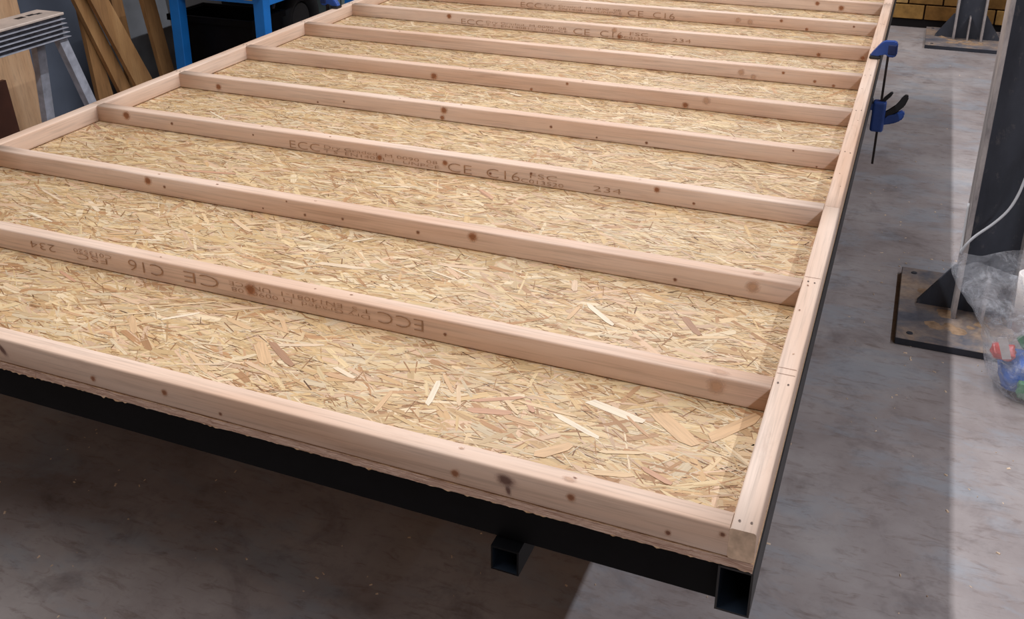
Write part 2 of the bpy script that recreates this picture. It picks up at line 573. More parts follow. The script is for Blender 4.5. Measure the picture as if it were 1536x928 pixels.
def stamp(par, items, flip=False):
    for body, x0, x1, z0, z1 in items:
        me = text_mesh(body, 0, abs(x1 - x0), 0, z1 - z0)
        o = link('stamp', me, None, par)
        if flip:
            o.rotation_euler = (0, math.pi, 0)
            o.location = (L + max(x0, x1), -0.00125, z1)
        else:
            o.location = (L + x0, -0.00125, z0)
        tag(o, 'faded dark stamped lettering')


LINE = 'Dry Graded  M 0090  08\nT S  EN14081-1  UNPCE'
S_ITEMS = [('ECC', -1.441, -1.343, -0.043, -0.021), (LINE, -1.330, -0.975, -0.042, -0.021), ('CE', -0.950, -0.881, -0.044, -0.020),
           ('C16', -0.839, -0.746, -0.044, -0.020), ('FSC', -0.718, -0.645, -0.029, -0.016), ('C013520', -0.742, -0.628, -0.044, -0.034), ('234', -0.549, -0.477, -0.039, -0.025)]

stud_me = timber_mesh('stud', L)
for i, y in enumerate([0.0] + YS + [YEND - T]):
    nm = 'end_plate' if i in (0, 12) else 'stud'
    st = link(nm, stud_me, None, panel, (-L, y, 0))
    for j, (x, z, r) in enumerate(KN.get(i, [])):
        knot_front(st, x + L, z, r, 'pale_knot' if (i, j) in FAINT else ('knot' if r > 0.0065 else 'pin'))
    for k in range(3 if i < 7 else 1):
        knot_top(st, random.uniform(0.2, L - 0.2), random.uniform(0.012, 0.024), random.uniform(0.003, 0.006), random.choice(('pin', 'pale_knot', 'pin')))
    if i == 3: stamp(st, S_ITEMS)
    if i == 7: stamp(st, [(b, x0 - 0.168, x1 - 0.168, z0, z1) for b, x0, x1, z0, z1 in S_ITEMS])
    if i == 8: stamp(st, [(b, x0 - 0.055, x1 - 0.055, z0, z1) for b, x0, x1, z0, z1 in S_ITEMS[:4]])
    if i == 1:
        stamp(st, [('ECC', -0.729, -0.633, -0.034, -0.010), (LINE, -1.070, -0.745, -0.033, -0.011), ('CE', -1.183, -1.096, -0.035, -0.010),
                   ('C16', -1.327, -1.235, -0.035, -0.010), ('FSC', -1.468, -1.385, -0.034, -0.021), ('C013520', -1.475, -1.372, -0.019, -0.010), ('234', -1.601, -1.528, -0.031, -0.014)], True)
    if i == 0:
        link('stain', disc_of('stain'), None, st, (L - 0.322, -0.0013, -0.018), (math.pi / 2, 0.2, 0), (0.022, 0.014, 1))
        link('stain', disc_of('stain'), None, st, (L - 0.318, -0.0012, -0.034), (math.pi / 2, 1.4, 0), (0.016, 0.006, 1))
        link('stain', disc_of('stain'), None, st, (L - 1.30, -0.0012, -0.022), (math.pi / 2, 0.9, 0), (0.022, 0.008, 1))
        knot_top(st, L - 0.23, 0.014, 0.012, 'pale_knot')
    if i == 2:
        knot_top(st, L - 0.085, 0.02, 0.014, 'pale_knot', 0.7)
    if i == 1:
        knot_top(st, L - 0.085, 0.014, 0.018, 'pale_knot', 0.7)

# rails: built along local X, turned to run along Y
RAIL_Y = [(0.0, 1.1895), (1.1905, 3.57), (3.571, YEND)]
for a, b in RAIL_Y:
    me = timber_mesh('side_rail', b - a)
    for x in (T, -L):
        rl = link('side_rail', me, None, panel, (x, a, 0), (0, 0, math.pi / 2))
        if x > 0:
            for y in [0.018] + [v + T / 2 for v in YS]:
                if a < y < b:
                    for dx in (0.010, 0.025):
                        link('nail', disc_of('nail'), None, rl, (y - a + random.uniform(-0.006, 0.006), dx + random.uniform(-0.002, 0.002), 0.0009), (0, 0, 0), (0.0028, 0.0016, 1))
        elif a > 0:
            for y in [v + T / 2 for v in YS]:
                if a < y < b:
                    for dx in (0.008, 0.022):
                        link('nail', disc_of('nail'), None, rl, (y - a, dx, 0.0009), (0, 0, 0), (0.0035, 0.0022, 1))
        for k in range(int((b - a) / 0.35)):
            knot_top(rl, random.uniform(0.1, b - a - 0.1), random.uniform(0.01, 0.026), random.uniform(0.002, 0.0045), random.choice(('pin', 'pale_knot')))

# faint pencil lines across the near right rail
for y in (0.80, 0.415, 0.435):
    link('pencil_mark', box_mesh('pencil_mark', 0.003, T - 0.003, y, y + 0.0009, 0.0006, 0.0010), M['pencil'], panel)

# ---- strand board sheets
ZB = -H                      # board's upper face
TH = 0.0124
PAL = np.array([rgb(*c)[:3] for c in ((228, 199, 160), (220, 188, 142), (236, 214, 182), (213, 176, 132), (192, 148, 108), (226, 192, 162), (232, 206, 164), (206, 164, 126))])
PW = np.array([0.24, 0.17, 0.15, 0.13, 0.06, 0.12, 0.10, 0.03])


def strand_mesh(name, xa, xb, ya, yb, n, lrange, wrange, pal, pw, zlo, zhi, seed, spread=36):
    r = np.random.default_rng(seed)
    cx = r.uniform(xa, xb, n)
    cy = r.uniform(ya, yb, n)
    ln = r.uniform(*lrange, n) * 0.5
    wd = np.exp(r.uniform(math.log(wrange[0]), math.log(wrange[1]), n)) * 0.5
    ang = np.radians(r.normal(0, spread, n))
    u = r.random(n) < 0.08
    ang[u] = r.uniform(-math.pi / 2, math.pi / 2, u.sum())
    c, s = np.cos(ang), np.sin(ang)
    # six-cornered strand: blunt or pointed ends
    lx = np.stack([-np.ones(n), -r.uniform(0.55, 1.0, n), r.uniform(0.6, 1.0, n), np.ones(n), r.uniform(0.55, 1.0, n), -r.uniform(0.6, 1.0, n)], 1) * ln[:, None]
    ly = np.stack([r.uniform(-0.5, 0.5, n), -np.ones(n), -np.ones(n), r.uniform(-0.5, 0.5, n), np.ones(n), np.ones(n)], 1) * wd[:, None]
    X = cx[:, None] + lx * c[:, None] - ly * s[:, None]
    Y = cy[:, None] + lx * s[:, None] + ly * c[:, None]
    X = np.clip(X, xa, xb)
    Y = np.clip(Y, ya, yb)
    z0 = r.uniform(zlo, zhi, n)
    tl = r.normal(0, 0.0035, n)
    tw = r.normal(0, 0.02, n)
    Z = z0[:, None] + lx * tl[:, None] + ly * tw[:, None]
    Z = np.clip(Z, zlo - 0.0004, zhi + 0.0005)
    co = np.stack([X, Y, Z], 2).reshape(-1, 3)
    me = bpy.data.meshes.new(name)
    me.vertices.add(6 * n)
    me.vertices.foreach_set('co', co.ravel())
    me.loops.add(6 * n)
    me.loops.foreach_set('vertex_index', np.arange(6 * n, dtype=np.int32))
    me.polygons.add(n)
    me.polygons.foreach_set('loop_start', np.arange(0, 6 * n, 6, dtype=np.int32))
    me.polygons.foreach_set('loop_total', np.full(n, 6, dtype=np.int32))
    uvl = me.uv_layers.new(name='uv')
    off = r.uniform(0, 50, (n, 1))
    uvl.data.foreach_set('uv', np.stack([lx + off, ly + off], 2).reshape(-1).astype(np.float32))
    at = me.color_attributes.new('tint', 'FLOAT_COLOR', 'POINT')
    col = pal[r.choice(len(pal), n, p=pw / pw.sum())] * r.uniform(0.61, 0.83, (n, 1)) * np.array([1.02, 0.98, 0.90])
    col = np.repeat(np.concatenate([col, np.ones((n, 1))], 1), 6, 0)
    at.data.foreach_set('color', col.reshape(-1).astype(np.float32))
    me.update()
    me.validate()
    me.materials.append(M['strands'])
    return me


def sheet_mesh(name, x0, x1, y0, y1, ragged):
    """board with a ragged sawn front edge"""
    bm = bmesh.new()
    n = 420 if ragged else 20
    top, bot, mid = [], [], []
    for i in range(n + 1):
        x = x0 + (x1 - x0) * i / n
        a = noise.noise((x * 40, 1.3, 0)) * 0.0012 if ragged else 0
        b = (abs(noise.noise((x * 160, 7.7, 0))) ** 2 * 0.004 + (random.random() ** 8) * 0.004) if ragged else 0
        top.append(bm.verts.new((x, y0 + 0.0015 + a, ZB)))
        mid.append(bm.verts.new((x, y0 + 0.0004 + a * 1.2 + (random.uniform(-0.0008, 0.0008) if ragged else 0), ZB - TH * 0.45)))
        bot.append(bm.verts.new((x, y0 + a - (0.0006 if ragged else 0), ZB - TH - b)))
    tb = [bm.verts.new((x, y1, ZB)) for x in (x0, x1)]
    bb_ = [bm.verts.new((x, y1, ZB - TH)) for x in (x0, x1)]
    bi = [bm.verts.new((x, y0 + 0.004, ZB - TH)) for x in (x0, x1)]
    for i in range(n):
        f1 = bm.faces.new((mid[i], mid[i + 1], top[i + 1], top[i]))
        f2 = bm.faces.new((bot[i], bot[i + 1], mid[i + 1], mid[i]))
        f1.material_index = f2.material_index = 1
    bm.faces.new(top + [tb[1], tb[0]])
    bm.faces.new(bot[::-1] + [bi[0], bi[1]])
    bm.faces.new((bi[0], bi[1], bb_[1], bb_[0]))
    bm.faces.new((tb[0], tb[1], bb_[1], bb_[0]))
    bm.faces.new((top[0], mid[0], bot[0], bi[0], bb_[0], tb[0]))
    bm.faces.new((top[-1], mid[-1], bot[-1], bi[1], bb_[1], tb[1]))
    return bm_mesh(bm, name)


SHEETS = [(0.0, 1.19), (1.191, 2.381), (2.382, 3.572), (3.573, YEND)]
sheets = []
for k, (a, b) in enumerate(SHEETS):
    sh = link('strand_board_sheet', sheet_mesh('strand_board_sheet', -L - T, T, a, b, k == 0), M['osb'], panel)
    sh.data.materials.append(M['osb_edge'])
    tag(sh, 'strand board sheet of pressed wood flakes')
    sheets.append(sh)
    ya = a + (T if k == 0 else 0)
    nf = (22000, 20000, 16000, 8000)[k]
    o = link('strand_layer', strand_mesh('strand_layer', -L, 0, ya, b, nf, (0.03, 0.13), (0.0022, 0.017), PAL, PW, ZB + 0.0001, ZB + 0.0010, 100 + k, 27), None, sh)
    tag(o, kind='stuff')
    dk = np.array([rgb(*c)[:3] for c in ((140, 100, 68), (174, 130, 90), (100, 70, 48), (230, 210, 182))])
    o = link('strand_sliver_layer', strand_mesh('strand_sliver_layer', -L, 0, ya, b, int(nf * 0.36), (0.008, 0.05), (0.0008, 0.0028), dk, np.array([0.09, 0.46, 0.03, 0.26]), ZB + 0.0008, ZB + 0.0012, 200 + k, 32), None, sh)
    tag(o, kind='stuff')


# single large flakes that can be told apart
def flake_mesh(name, jag):
    r = random.Random(jag)
    bm = bmesh.new()
    up = [(-0.5 + r.uniform(0, 0.05), -0.5 + r.uniform(0, 0.5)), (-0.3, -0.5), (0.3, -0.5 + r.uniform(0, 0.12)), (0.5 - r.uniform(0, 0.06), -0.1), (0.5 - r.uniform(0, 0.12), 0.45), (0.1, 0.5), (-0.4, 0.5 - r.uniform(0, 0.2))]
    a = [bm.verts.new((x, y, 0.00035)) for x, y in up]
    b = [bm.verts.new((x, y, 0.0)) for x, y in up]
    bm.faces.new(a)
    for i in range(len(up)):
        j = (i + 1) % len(up)
        bm.faces.new((a[i], b[i], b[j], a[j]))
    return bm_mesh(bm, name)


FM = [flake_mesh('wood_flake', s) for s in range(6)]
FMM = {}


def flake(x0, y0, x1, y1, w, mat):
    k = (random.randrange(6), mat)
    if k not in FMM:
        FMM[k] = FM[k[0]].copy()
        FMM[k].materials.append(M[mat])
    xm, ym = (x0 + x1) / 2, (y0 + y1) / 2
    si = next((i for i, (a, b) in enumerate(SHEETS) if a <= ym <= b), 0)
    ln = math.hypot(x1 - x0, y1 - y0)
    link('wood_flake', FMM[k], None, sheets[si], (xm, ym, ZB + 0.0011 + random.uniform(0, 0.0004)), (0, 0, math.atan2(y1 - y0, x1 - x0)), (ln, w, 1))


for (x0, y0, x1, y1), w, mt in [((-0.898, 0.251, -0.807, 0.187), 0.014, 'flake_brown'), ((-0.916, 0.244, -0.854, 0.173), 0.026, 'flake_tan'), ((-0.202, 0.64, -0.156, 0.575), 0.015, 'flake_brown'),
                                ((-0.171, 0.302, -0.094, 0.23), 0.032, 'flake_tan'), ((-0.079, 0.256, -0.01, 0.354), 0.024, 'flake_tan'), ((-0.476, 0.209, -0.386, 0.258), 0.010, 'flake_red'),
                                ((-0.289, 0.291, -0.183, 0.262), 0.020, 'flake_pale'), ((-0.532, 0.169, -0.546, 0.252), 0.011, 'flake_pale'), ((-0.55, 0.274, -0.505, 0.219), 0.008, 'flake_tan'),
                                ((-0.383, 0.252, -0.359, 0.219), 0.010, 'flake_red'), ((-2.137, 1.153, -2.072, 1.111), 0.010, 'flake_brown'), ((-0.393, 0.62, -0.317, 0.55), 0.013, 'flake_pale'),
                                ((-1.641, 0.922, -1.461, 0.957), 0.014, 'flake_red'), ((-0.886, 0.288, -0.941, 0.351), 0.010, 'flake_tan'), ((-0.83, 1.10, -0.771, 1.05), 0.016, 'flake_red'),
                                ((-0.835, 1.098, -0.765, 1.039), 0.005, 'flake_brown'), ((-1.086, 1.545, -1.026, 1.49), 0.016, 'flake_tan'), ((-0.707, 1.497, -0.662, 1.479), 0.008, 'flake_brown'),
                                ((-0.606, 0.117, -0.607, 0.193), 0.010, 'flake_tan'), ((-1.145, 0.238, -1.088, 0.29), 0.008, 'flake_pale'), ((-1.488, 0.33, -1.415, 0.30), 0.008, 'flake_red'),
                                ((-0.329, 0.232, -0.236, 0.191), 0.012, 'flake_pale'), ((-0.159, 0.149, -0.101, 0.121), 0.012, 'flake_red'), ((-0.401, 0.602, -0.408, 0.54), 0.010, 'flake_tan'),
                                ((-0.47, 0.185, -0.39, 0.205), 0.016, 'flake_red'), ((-0.32, 0.11, -0.27, 0.16), 0.022, 'flake_tan')]:
    flake(x0, y0, x1, y1, w, mt)
for k in range(150):
    bay = random.choice((0, 0, 0, 1, 1, 1, 2, 2, 3, 3, 4, 5))
    ya = (T if bay == 0 else YS[bay - 1] + T) + 0.03
    yb = YS[bay] - 0.03
    cx, cy = random.uniform(-L + 0.07, -0.07), random.uniform(ya, yb)
    ln = random.uniform(0.05, 0.12)
    a = math.radians(random.gauss(0, 30))
    dx, dy = math.cos(a) * ln / 2, max(-0.03, min(0.03, math.sin(a) * ln / 2))
    flake(cx - dx, cy - dy, cx + dx, cy + dy, random.uniform(0.005, 0.014), 'flake')

# ---------------------------------------------------------------- steel bench
bench = empty('steel_bench', (0, 0, 0))
tag(bench, 'black steel tube bench carrying the timber frame panel', 'bench')
BT = TZ - H - TH - 0.0045    # top of the steel


def hollow_tube(name, x0, x1, z0, z1, y0, y1, wall, parent, both=True):
    """square tube along Y, open at the near end"""
    bm = bmesh.new()

    def ring(y, d):
        return [bm.verts.new(p) for p in ((x0 + d, y, z0 + d), (x1 - d, y, z0 + d), (x1 - d, y, z1 - d), (x0 + d, y, z1 - d))]
    a, b, c, d = ring(y0, 0), ring(y1, 0), ring(y0, wall), ring(y0 + min(0.6, (y1 - y0) * 0.8), wall)
    for i in range(4):
        j = (i + 1) % 4
        bm.faces.new((a[i], a[j], b[j], b[i]))
        bm.faces.new((a[i], c[i], c[j], a[j]))
        f = bm.faces.new((c[i], d[i], d[j], c[j]))
        f.material_index = 1
    bm.faces.new(b)
    f = bm.faces.new(d)
    f.material_index = 1
    me = bm_mesh(bm, name)
    me.materials.append(M['black_steel'])
    me.materials.append(M['tube_inside'])
    return link(name, me, None, parent)


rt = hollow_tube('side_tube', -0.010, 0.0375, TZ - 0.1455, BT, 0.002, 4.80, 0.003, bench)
rt.data.materials[0] = M['lit_steel']  # right tube takes the copy with lamp light in its colour
hollow_tube('side_tube', -L - T - 0.002, -L - T + 0.046, TZ - 0.1455, BT, 0.002, 4.80, 0.003, bench)
box('front_beam', (-L - T + 0.046, -0.010, 0.022, 0.072, TZ - 0.1455, BT), M['black_steel'], bench, 0.002)
for y in (1.2, 2.4, 3.6, 4.75):
    box('cross_beam', (-L - T + 0.046, -0.010, y - 0.025, y + 0.025, TZ - 0.1455, BT), M['black_steel'], bench)
for x in (-0.346, -1.83):
    hollow_tube('bearer_tube', x, x + 0.045, TZ - 0.1905, TZ - 0.1457, 0.0, 4.6, 0.003, bench)
    for y in (1.75, 4.2):
        box('leg', (x, x + 0.045, y, y + 0.045, 0.006, TZ - 0.1907), M['black_steel'], bench)
        box('foot_plate', (x - 0.03, x + 0.075, y - 0.03, y + 0.075, 0.0, 0.006), M['black_steel'], bench)

# ---------------------------------------------------------------- columns
def column(y, label, dust_seed):
    """I-section column with gussets on a square base plate; origin at the plate's centre"""
    c = empty('steel_column', (0.462, y, 0))
    tag(c, label, 'column', 'steel columns on base plates')
    pm = box_mesh('base_plate', -0.245, 0.245, -0.265, 0.265, 0, 0.025, 0.002)
    pm.materials.append(M['plate'])
    pm.materials.append(M['plate_edge'])
    for p in pm.polygons:
        if p.normal.z < 0.5: p.material_index = 1
    link('base_plate', pm, None, c)
    z0, z1 = 0.025, 3.1
    hw, hd = 0.077, 0.076
    for s in (-1, 1):
        x0, x1 = (-hw - 0.011, -hw + 0.003) if s < 0 else (hw - 0.003, hw + 0.011)
        link('flange', box_mesh('flange', x0, x1, -hd, hd, z0, z1, 0.0015), M['flange'], c)
    link('web', box_mesh('web', -hw, hw, -0.005, 0.005, z0, z1), M['column'], c)
    g = prism_mesh('gusset', [(0, 0), (0, 0.155), (-0.012, 0.155), (-0.105, 0.012), (-0.105, 0)], 0.010)
    link('gusset', g, M['column'], c, (-hw - 0.009, -0.005, z0))
    g2 = prism_mesh('gusset', [(0, 0), (0, 0.155), (0.012, 0.155), (0.105, 0.012), (0.105, 0)], 0.010)
    link('gusset', g2, M['column'], c, (hw + 0.009, -0.005, z0))
    for s in (-1, 1):
        fin = box_mesh('fin', -0.005, 0.005, 0.005 if s > 0 else -0.085, 0.085 if s > 0 else -0.005, z0, z0 + 0.15, 0.001)
        link('fin', fin, M['flange'], c)
    for sx in (-1, 1):
        for sy in (-1, 1):
            bm = bmesh.new()
            bmesh.ops.create_cone(bm, cap_ends=True, segments=14, radius1=0.010, radius2=0.009, depth=0.002)
            link('bolt_hole_disc', bm_mesh(bm, 'bolt_hole_disc'), M['plate_edge'], c, (sx * 0.205, sy * 0.225, 0.0262))  # flat dark disc that stands in for the dark of a bolt hole
    # heaps of sawdust round the foot
    r = random.Random(dust_seed)
    bm = bmesh.new()
    for k in range(34):
        ang = r.uniform(0, 6.28)
        px, py = r.uniform(-0.17, 0.17), r.uniform(-0.17, 0.17)
        rr = r.uniform(0.006, 0.03)
        n = 9
        top = bm.verts.new((px, py, 0.025 + rr * r.uniform(0.12, 0.25)))
        ring = [bm.verts.new((px + rr * r.uniform(0.7, 1.2) * math.cos(6.283 * i / n), py + rr * r.uniform(0.7, 1.2) * math.sin(6.283 * i / n), 0.0252)) for i in range(n)]
        for i in range(n): bm.faces.new((top, ring[i], ring[(i + 1) % n]))
    o = link('sawdust', bm_mesh(bm, 'sawdust', True), M['sawdust'], c)
    tag(o, 'sawdust heaped on the base plate', kind='stuff')
    return c


column(2.19, 'near dark grey steel column with a white cable across it, bag at its foot', 3)
column(6.135, 'far grey steel column on a dusty base plate by the brick wall', 5)

# white cable hooked round the near column's flange
cb = tube_mesh('power_cable', smooth_pts([(0.60, 2.125, 0.86), (0.532, 2.10, 0.66), (0.505, 2.098, 0.56), (0.491, 2.098, 0.48), (0.472, 2.098, 0.423), (0.440, 2.098, 0.374), (0.401, 2.098, 0.329),
                                      (0.380, 2.10, 0.296), (0.368, 2.108, 0.262), (0.3685, 2.118, 0.255), (0.3690, 2.135, 0.275), (0.3690, 2.175, 0.40)], 6), 0.0042, 8)
cb = link('power_cable', cb, M['cable'])
tag(cb, 'white cable drooping across the near steel column', 'cable')


# ---------------------------------------------------------------- bar clamps
def bar_clamp(x, y, side, label):
    """one-hand bar clamp; side=+1: bar on the +X side of the jaw"""
    c = empty('bar_clamp', (x, y, TZ))
    c.scale = (side, 1, 1)
    tag(c, label, 'clamp', 'blue bar clamps on the side rails')
    link('bar', box_mesh('bar', -0.004, 0.004, -0.009, 0.009, -0.385, 0.055, 0.0008), M['clamp_bar'], c)
    jaw = prism_mesh('fixed_jaw', [(-0.058, 0.009), (-0.054, 0.018), (-0.030, 0.052), (-0.018, 0.063), (0.018, 0.065), (0.027, 0.057), (0.028, 0.020), (0.020, 0.010), (0.000, 0.010), (-0.008, 0.022), (-0.026, 0.018), (-0.030, 0.009)], 0.030, 0.003)
    link('fixed_jaw', jaw, M['clamp_blue'], c, (0, -0.015, 0))
    link('jaw_cap', box_mesh('jaw_cap', -0.003, 0.025, -0.0175, 0.0175, 0.019, 0.055, 0.004, 2), M['clamp_navy'], c)
    link('jaw_pad', box_mesh('jaw_pad', -0.060, -0.024, -0.020, 0.020, 0.0008, 0.011, 0.003, 2), M['clamp_black'], c)
    link('slide_body', box_mesh('slide_body', -0.026, 0.019, -0.021, 0.021, -0.262, -0.150, 0.009, 3), M['clamp_blue'], c)
    link('lower_jaw_arm', box_mesh('lower_jaw_arm', -0.050, -0.020, -0.014, 0.014, -0.185, -0.160, 0.004, 2), M['clamp_blue'], c)
    link('lower_pad', box_mesh('lower_pad', -0.054, -0.026, -0.017, 0.017, -0.161, -0.1475, 0.003, 2), M['clamp_black'], c)
    hb = prism_mesh('grip_handle', [(0.014, -0.208), (0.030, -0.204), (0.064, -0.180), (0.078, -0.176), (0.083, -0.194), (0.072, -0.214), (0.045, -0.228), (0.014, -0.236)], 0.026, 0.005)
    link('grip_handle', hb, M['clamp_blue'], c, (0, -0.013, 0))
    tl = prism_mesh('trigger_lever', [(0.012, -0.190), (0.028, -0.186), (0.052, -0.164), (0.066, -0.128), (0.080, -0.116), (0.088, -0.128), (0.078, -0.160), (0.052, -0.190), (0.030, -0.206), (0.012, -0.206)], 0.020, 0.004)
    link('trigger_lever', tl, M['clamp_black'], c, (0, -0.010, 0))
    rl = prism_mesh('release_lever', [(0.004, -0.154), (0.012, -0.152), (0.030, -0.130), (0.036, -0.116), (0.028, -0.114), (0.014, -0.130), (0.004, -0.142)], 0.014, 0.002)
    link('release_lever', rl, M['clamp_black'], c, (0, -0.007, 0))
    return c


bar_clamp(0.066, 2.62, 1, 'blue bar clamp gripping the right rail beside the open floor')
bar_clamp(-L - T - 0.030, 2.66, -1, 'blue bar clamp on the left rail near the blue workbench')

# ---------------------------------------------------------------- plastic bag and its contents
def blob_pack(name, c, s, mat, seed, label, rz=0.0, tilt=0.0):
    bm = bmesh.new()
    bmesh.ops.create_cube(bm, size=2)
    bmesh.ops.subdivide_edges(bm, edges=list(bm.edges), cuts=7, use_grid_fill=True)
    for v in bm.verts:
        p = v.co
        q = p.normalized() * 1.15
        w = p.lerp(q, 0.55)
        nn = noise.noise(Vector(p) * 1.7 + Vector((seed, 0, 0))) * 0.16 + abs(noise.noise(Vector(p) * 4.0 + Vector((0, seed, 0)))) * 0.10
        w = w * (1 + nn - 0.06)
        v.co = Vector((w.x * s[0], w.y * s[1], w.z * s[2]))
    o = link(name, bm_mesh(bm, name, True), mat, None, c, (tilt, 0, rz))
    return tag(o, label, 'packet', 'coloured packets in the plastic bag')


blob_pack('plastic_packet', (0.584, 1.80, 0.056), (0.088, 0.062, 0.050), M['pack_blue'], 1.0, 'blue packet filling the bottom of the clear bag', 0.1)
blob_pack('plastic_packet', (0.612, 1.82, 0.146), (0.075, 0.046, 0.022), M['pack_green'], 9.0, 'green packet on top inside the clear bag', 0.1, 0.1)
blob_pack('plastic_packet', (0.497, 1.770, 0.122), (0.032, 0.030, 0.014), M['pack_red'], 5.0, 'red packet at the left side of the clear bag', 0.0, 0.2)
blob_pack('plastic_packet', (0.585, 1.722, 0.038), (0.045, 0.014, 0.030), M['pack_green'], 3.0, 'small green packet low at the front of the clear bag')

bm = bmesh.new()
prof = [(0.000, 0.525, 0.68, 0.085), (0.006, 0.505, 0.70, 0.100), (0.05, 0.468, 0.72, 0.105), (0.11, 0.448, 0.73, 0.100), (0.16, 0.440, 0.73, 0.092), (0.205, 0.420, 0.73, 0.078),
        (0.25, 0.385, 0.73, 0.066), (0.30, 0.352, 0.735, 0.060), (0.345, 0.332, 0.74, 0.058), (0.375, 0.330, 0.75, 0.056)]
rings = []
NS = 72
for i, (z, xa, xb, dy) in enumerate(prof if False else [tuple(np.array(prof[int(t)]) * (1 - (t % 1)) + np.array(prof[min(int(t) + 1, len(prof) - 1)]) * (t % 1)) for t in np.linspace(0, len(prof) - 1, 34)]):
    ring = []
    for k in range(NS):
        a = 2 * math.pi * k / NS
        ca, sa = math.cos(a), math.sin(a)
        e = 0.7
        px = (xa + xb) / 2 + (xb - xa) / 2 * math.copysign(abs(ca) ** e, ca)
        py = 1.80 + dy * math.copysign(abs(sa) ** e, sa)
        f = min(1, z / 0.03)
        d = (0.5 - abs(noise.noise((px * 14, py * 14, z * 14 + 3)))) * 0.022 + noise.noise((px * 40, py * 40, z * 40)) * 0.006
        top = 0.018 * (px - 0.35) / 0.3 * (z / 0.36) + (0.012 * math.sin(a * 5) + 0.010 * noise.noise((a * 2, 1, 1))) * max(0, (z - 0.28) / 0.09)
        ring.append(bm.verts.new((px + ca * d * f * 0.6, py + sa * d * f, z + top)))
    rings.append(ring)
for a, b in zip(rings, rings[1:]):
    for k in range(NS):
        bm.faces.new((a[k], a[(k + 1) % NS], b[(k + 1) % NS], b[k]))
bm.faces.new(rings[0][::-1])
bag = link('plastic_bag', bm_mesh(bm, 'plastic_bag', True), M['film'])
tag(bag, 'clear crumpled plastic bag of coloured packets standing by the near column', 'bag')
# white paper roll and label
bm = bmesh.new()
n = 24
ra = []
for (r_, z) in ((0.036, 0), (0.036, 0.17), (0.030, 0.17), (0.030, 0.0)):
    ra.append([bm.verts.new((r_ * math.cos(6.2832 * k / n), r_ * math.sin(6.2832 * k / n), z)) for k in range(n)])
for i in range(4):
    a, b = ra[i], ra[(i + 1) % 4]
    for k in range(n):
        bm.faces.new((a[k], a[(k + 1) % n], b[(k + 1) % n], b[k]))
pr = link('paper_roll', bm_mesh(bm, 'paper_roll', True), M['paper'], None, (0.540, 1.765, 0.205), (0.0, -0.06, 0))
tag(pr, 'white paper roll sticking up out of the plastic bag', 'paper roll')
pl = link('paper_label', prism_mesh('paper_label', [(-0.020, 0.035), (0.004, 0.040), (0.026, -0.030), (0.004, -0.036)], 0.001), M['paper'], None, (0.490, 1.728, 0.152), (0.15, 0, 0))
tag(pl, 'small white paper slip above the red packet in the bag', 'label')

# ---------------------------------------------------------------- left side: trestle, leaning boards, blue workbench
tr = empty('trestle', (-2.92, 1.0, 0))
tag(tr, 'aluminium trestle with a ribbed edge and splayed legs behind the frame', 'trestle')
TT = TZ + 0.1
link('top_plate', box_mesh('top_plate', -0.068, 0.068, -0.6, 0.82, TT - 0.010 - 0.0, TT, 0.002), M['alu_top'], tr)
link('core', box_mesh('core', -0.060, 0.052, -0.6, 0.815, TT - 0.095, TT - 0.0102), M['dark_alu'], tr)
for k in range(5):
    z = TT - 0.024 - 0.0175 * k
    link('rib', box_mesh('rib', -0.068, 0.070 + 0.001 * k, -0.6, 0.822 + 0.003 * k, z - 0.0022, z, 0.0005), M['aluminium'], tr)
for (xa, ya, xb, yb) in ((0.045, 0.80, 0.09, 1.02), (-0.045, 0.775, -0.09, 0.79), (0.045, -0.5, 0.09, -0.9), (-0.045, -0.5, -0.13, -0.6)):
    bm = bmesh.new()
    w, d = 0.021, 0.015
    lo = [bm.verts.new((xb + sx * d, yb + sy * w, 0.0)) for sx, sy in ((-1, -1), (1, -1), (1, 1), (-1, 1))]
    hi = [bm.verts.new((xa + sx * d, ya + sy * w, TT - 0.095)) for sx, sy in ((-1, -1), (1, -1), (1, 1), (-1, 1))]
    bm.faces.new(lo[::-1])
    bm.faces.new(hi)
    for i in range(4):
        bm.faces.new((lo[i], lo[(i + 1) % 4], hi[(i + 1) % 4], hi[i]))
    link('leg', bm_mesh(bm, 'leg'), M['aluminium'], tr)
for (x0, x1, y0, y1) in ((-0.025, 0.0, 0.66, 0.70), (-0.022, -0.002, 0.715, 0.75), (-0.012, 0.006, 0.75, 0.775)):
    link('print_mark', box_mesh('print_mark', x0, x1, y0, y1, TT, TT + 0.0006), M['clamp_black'], tr)


def leaning(name, x_low, x_high, yl0, yl1, yh0, yh1, thick, top, mat, label, cat, group=None):
    """board standing on the floor and leaning to the wall: y edges given at two heights
    (low = table height -0.43, high = table height 0) and carried on down and up"""
    zl, zh = TZ - 0.43, TZ
    bm = bmesh.new()

    def at(z, a, b): return a + (b - a) * (z - zl) / (zh - zl)
    vs_ = []
    for z in (0.0, top):
        x = at(z, x_low, x_high)
        y0, y1 = at(z, yl0, yh0), at(z, yl1, yh1)
        vs_.append([bm.verts.new(p) for p in ((x, y0, z), (x, y1, z), (x - thick, y1, z), (x - thick, y0, z))])
    lo, hi = vs_
    bm.faces.new(lo[::-1])
    bm.faces.new(hi)
    for i in range(4):
        bm.faces.new((lo[i], lo[(i + 1) % 4], hi[(i + 1) % 4], hi[i]))
    o = link(name, bm_mesh(bm, name), mat)
    return tag(o, label, cat, group)


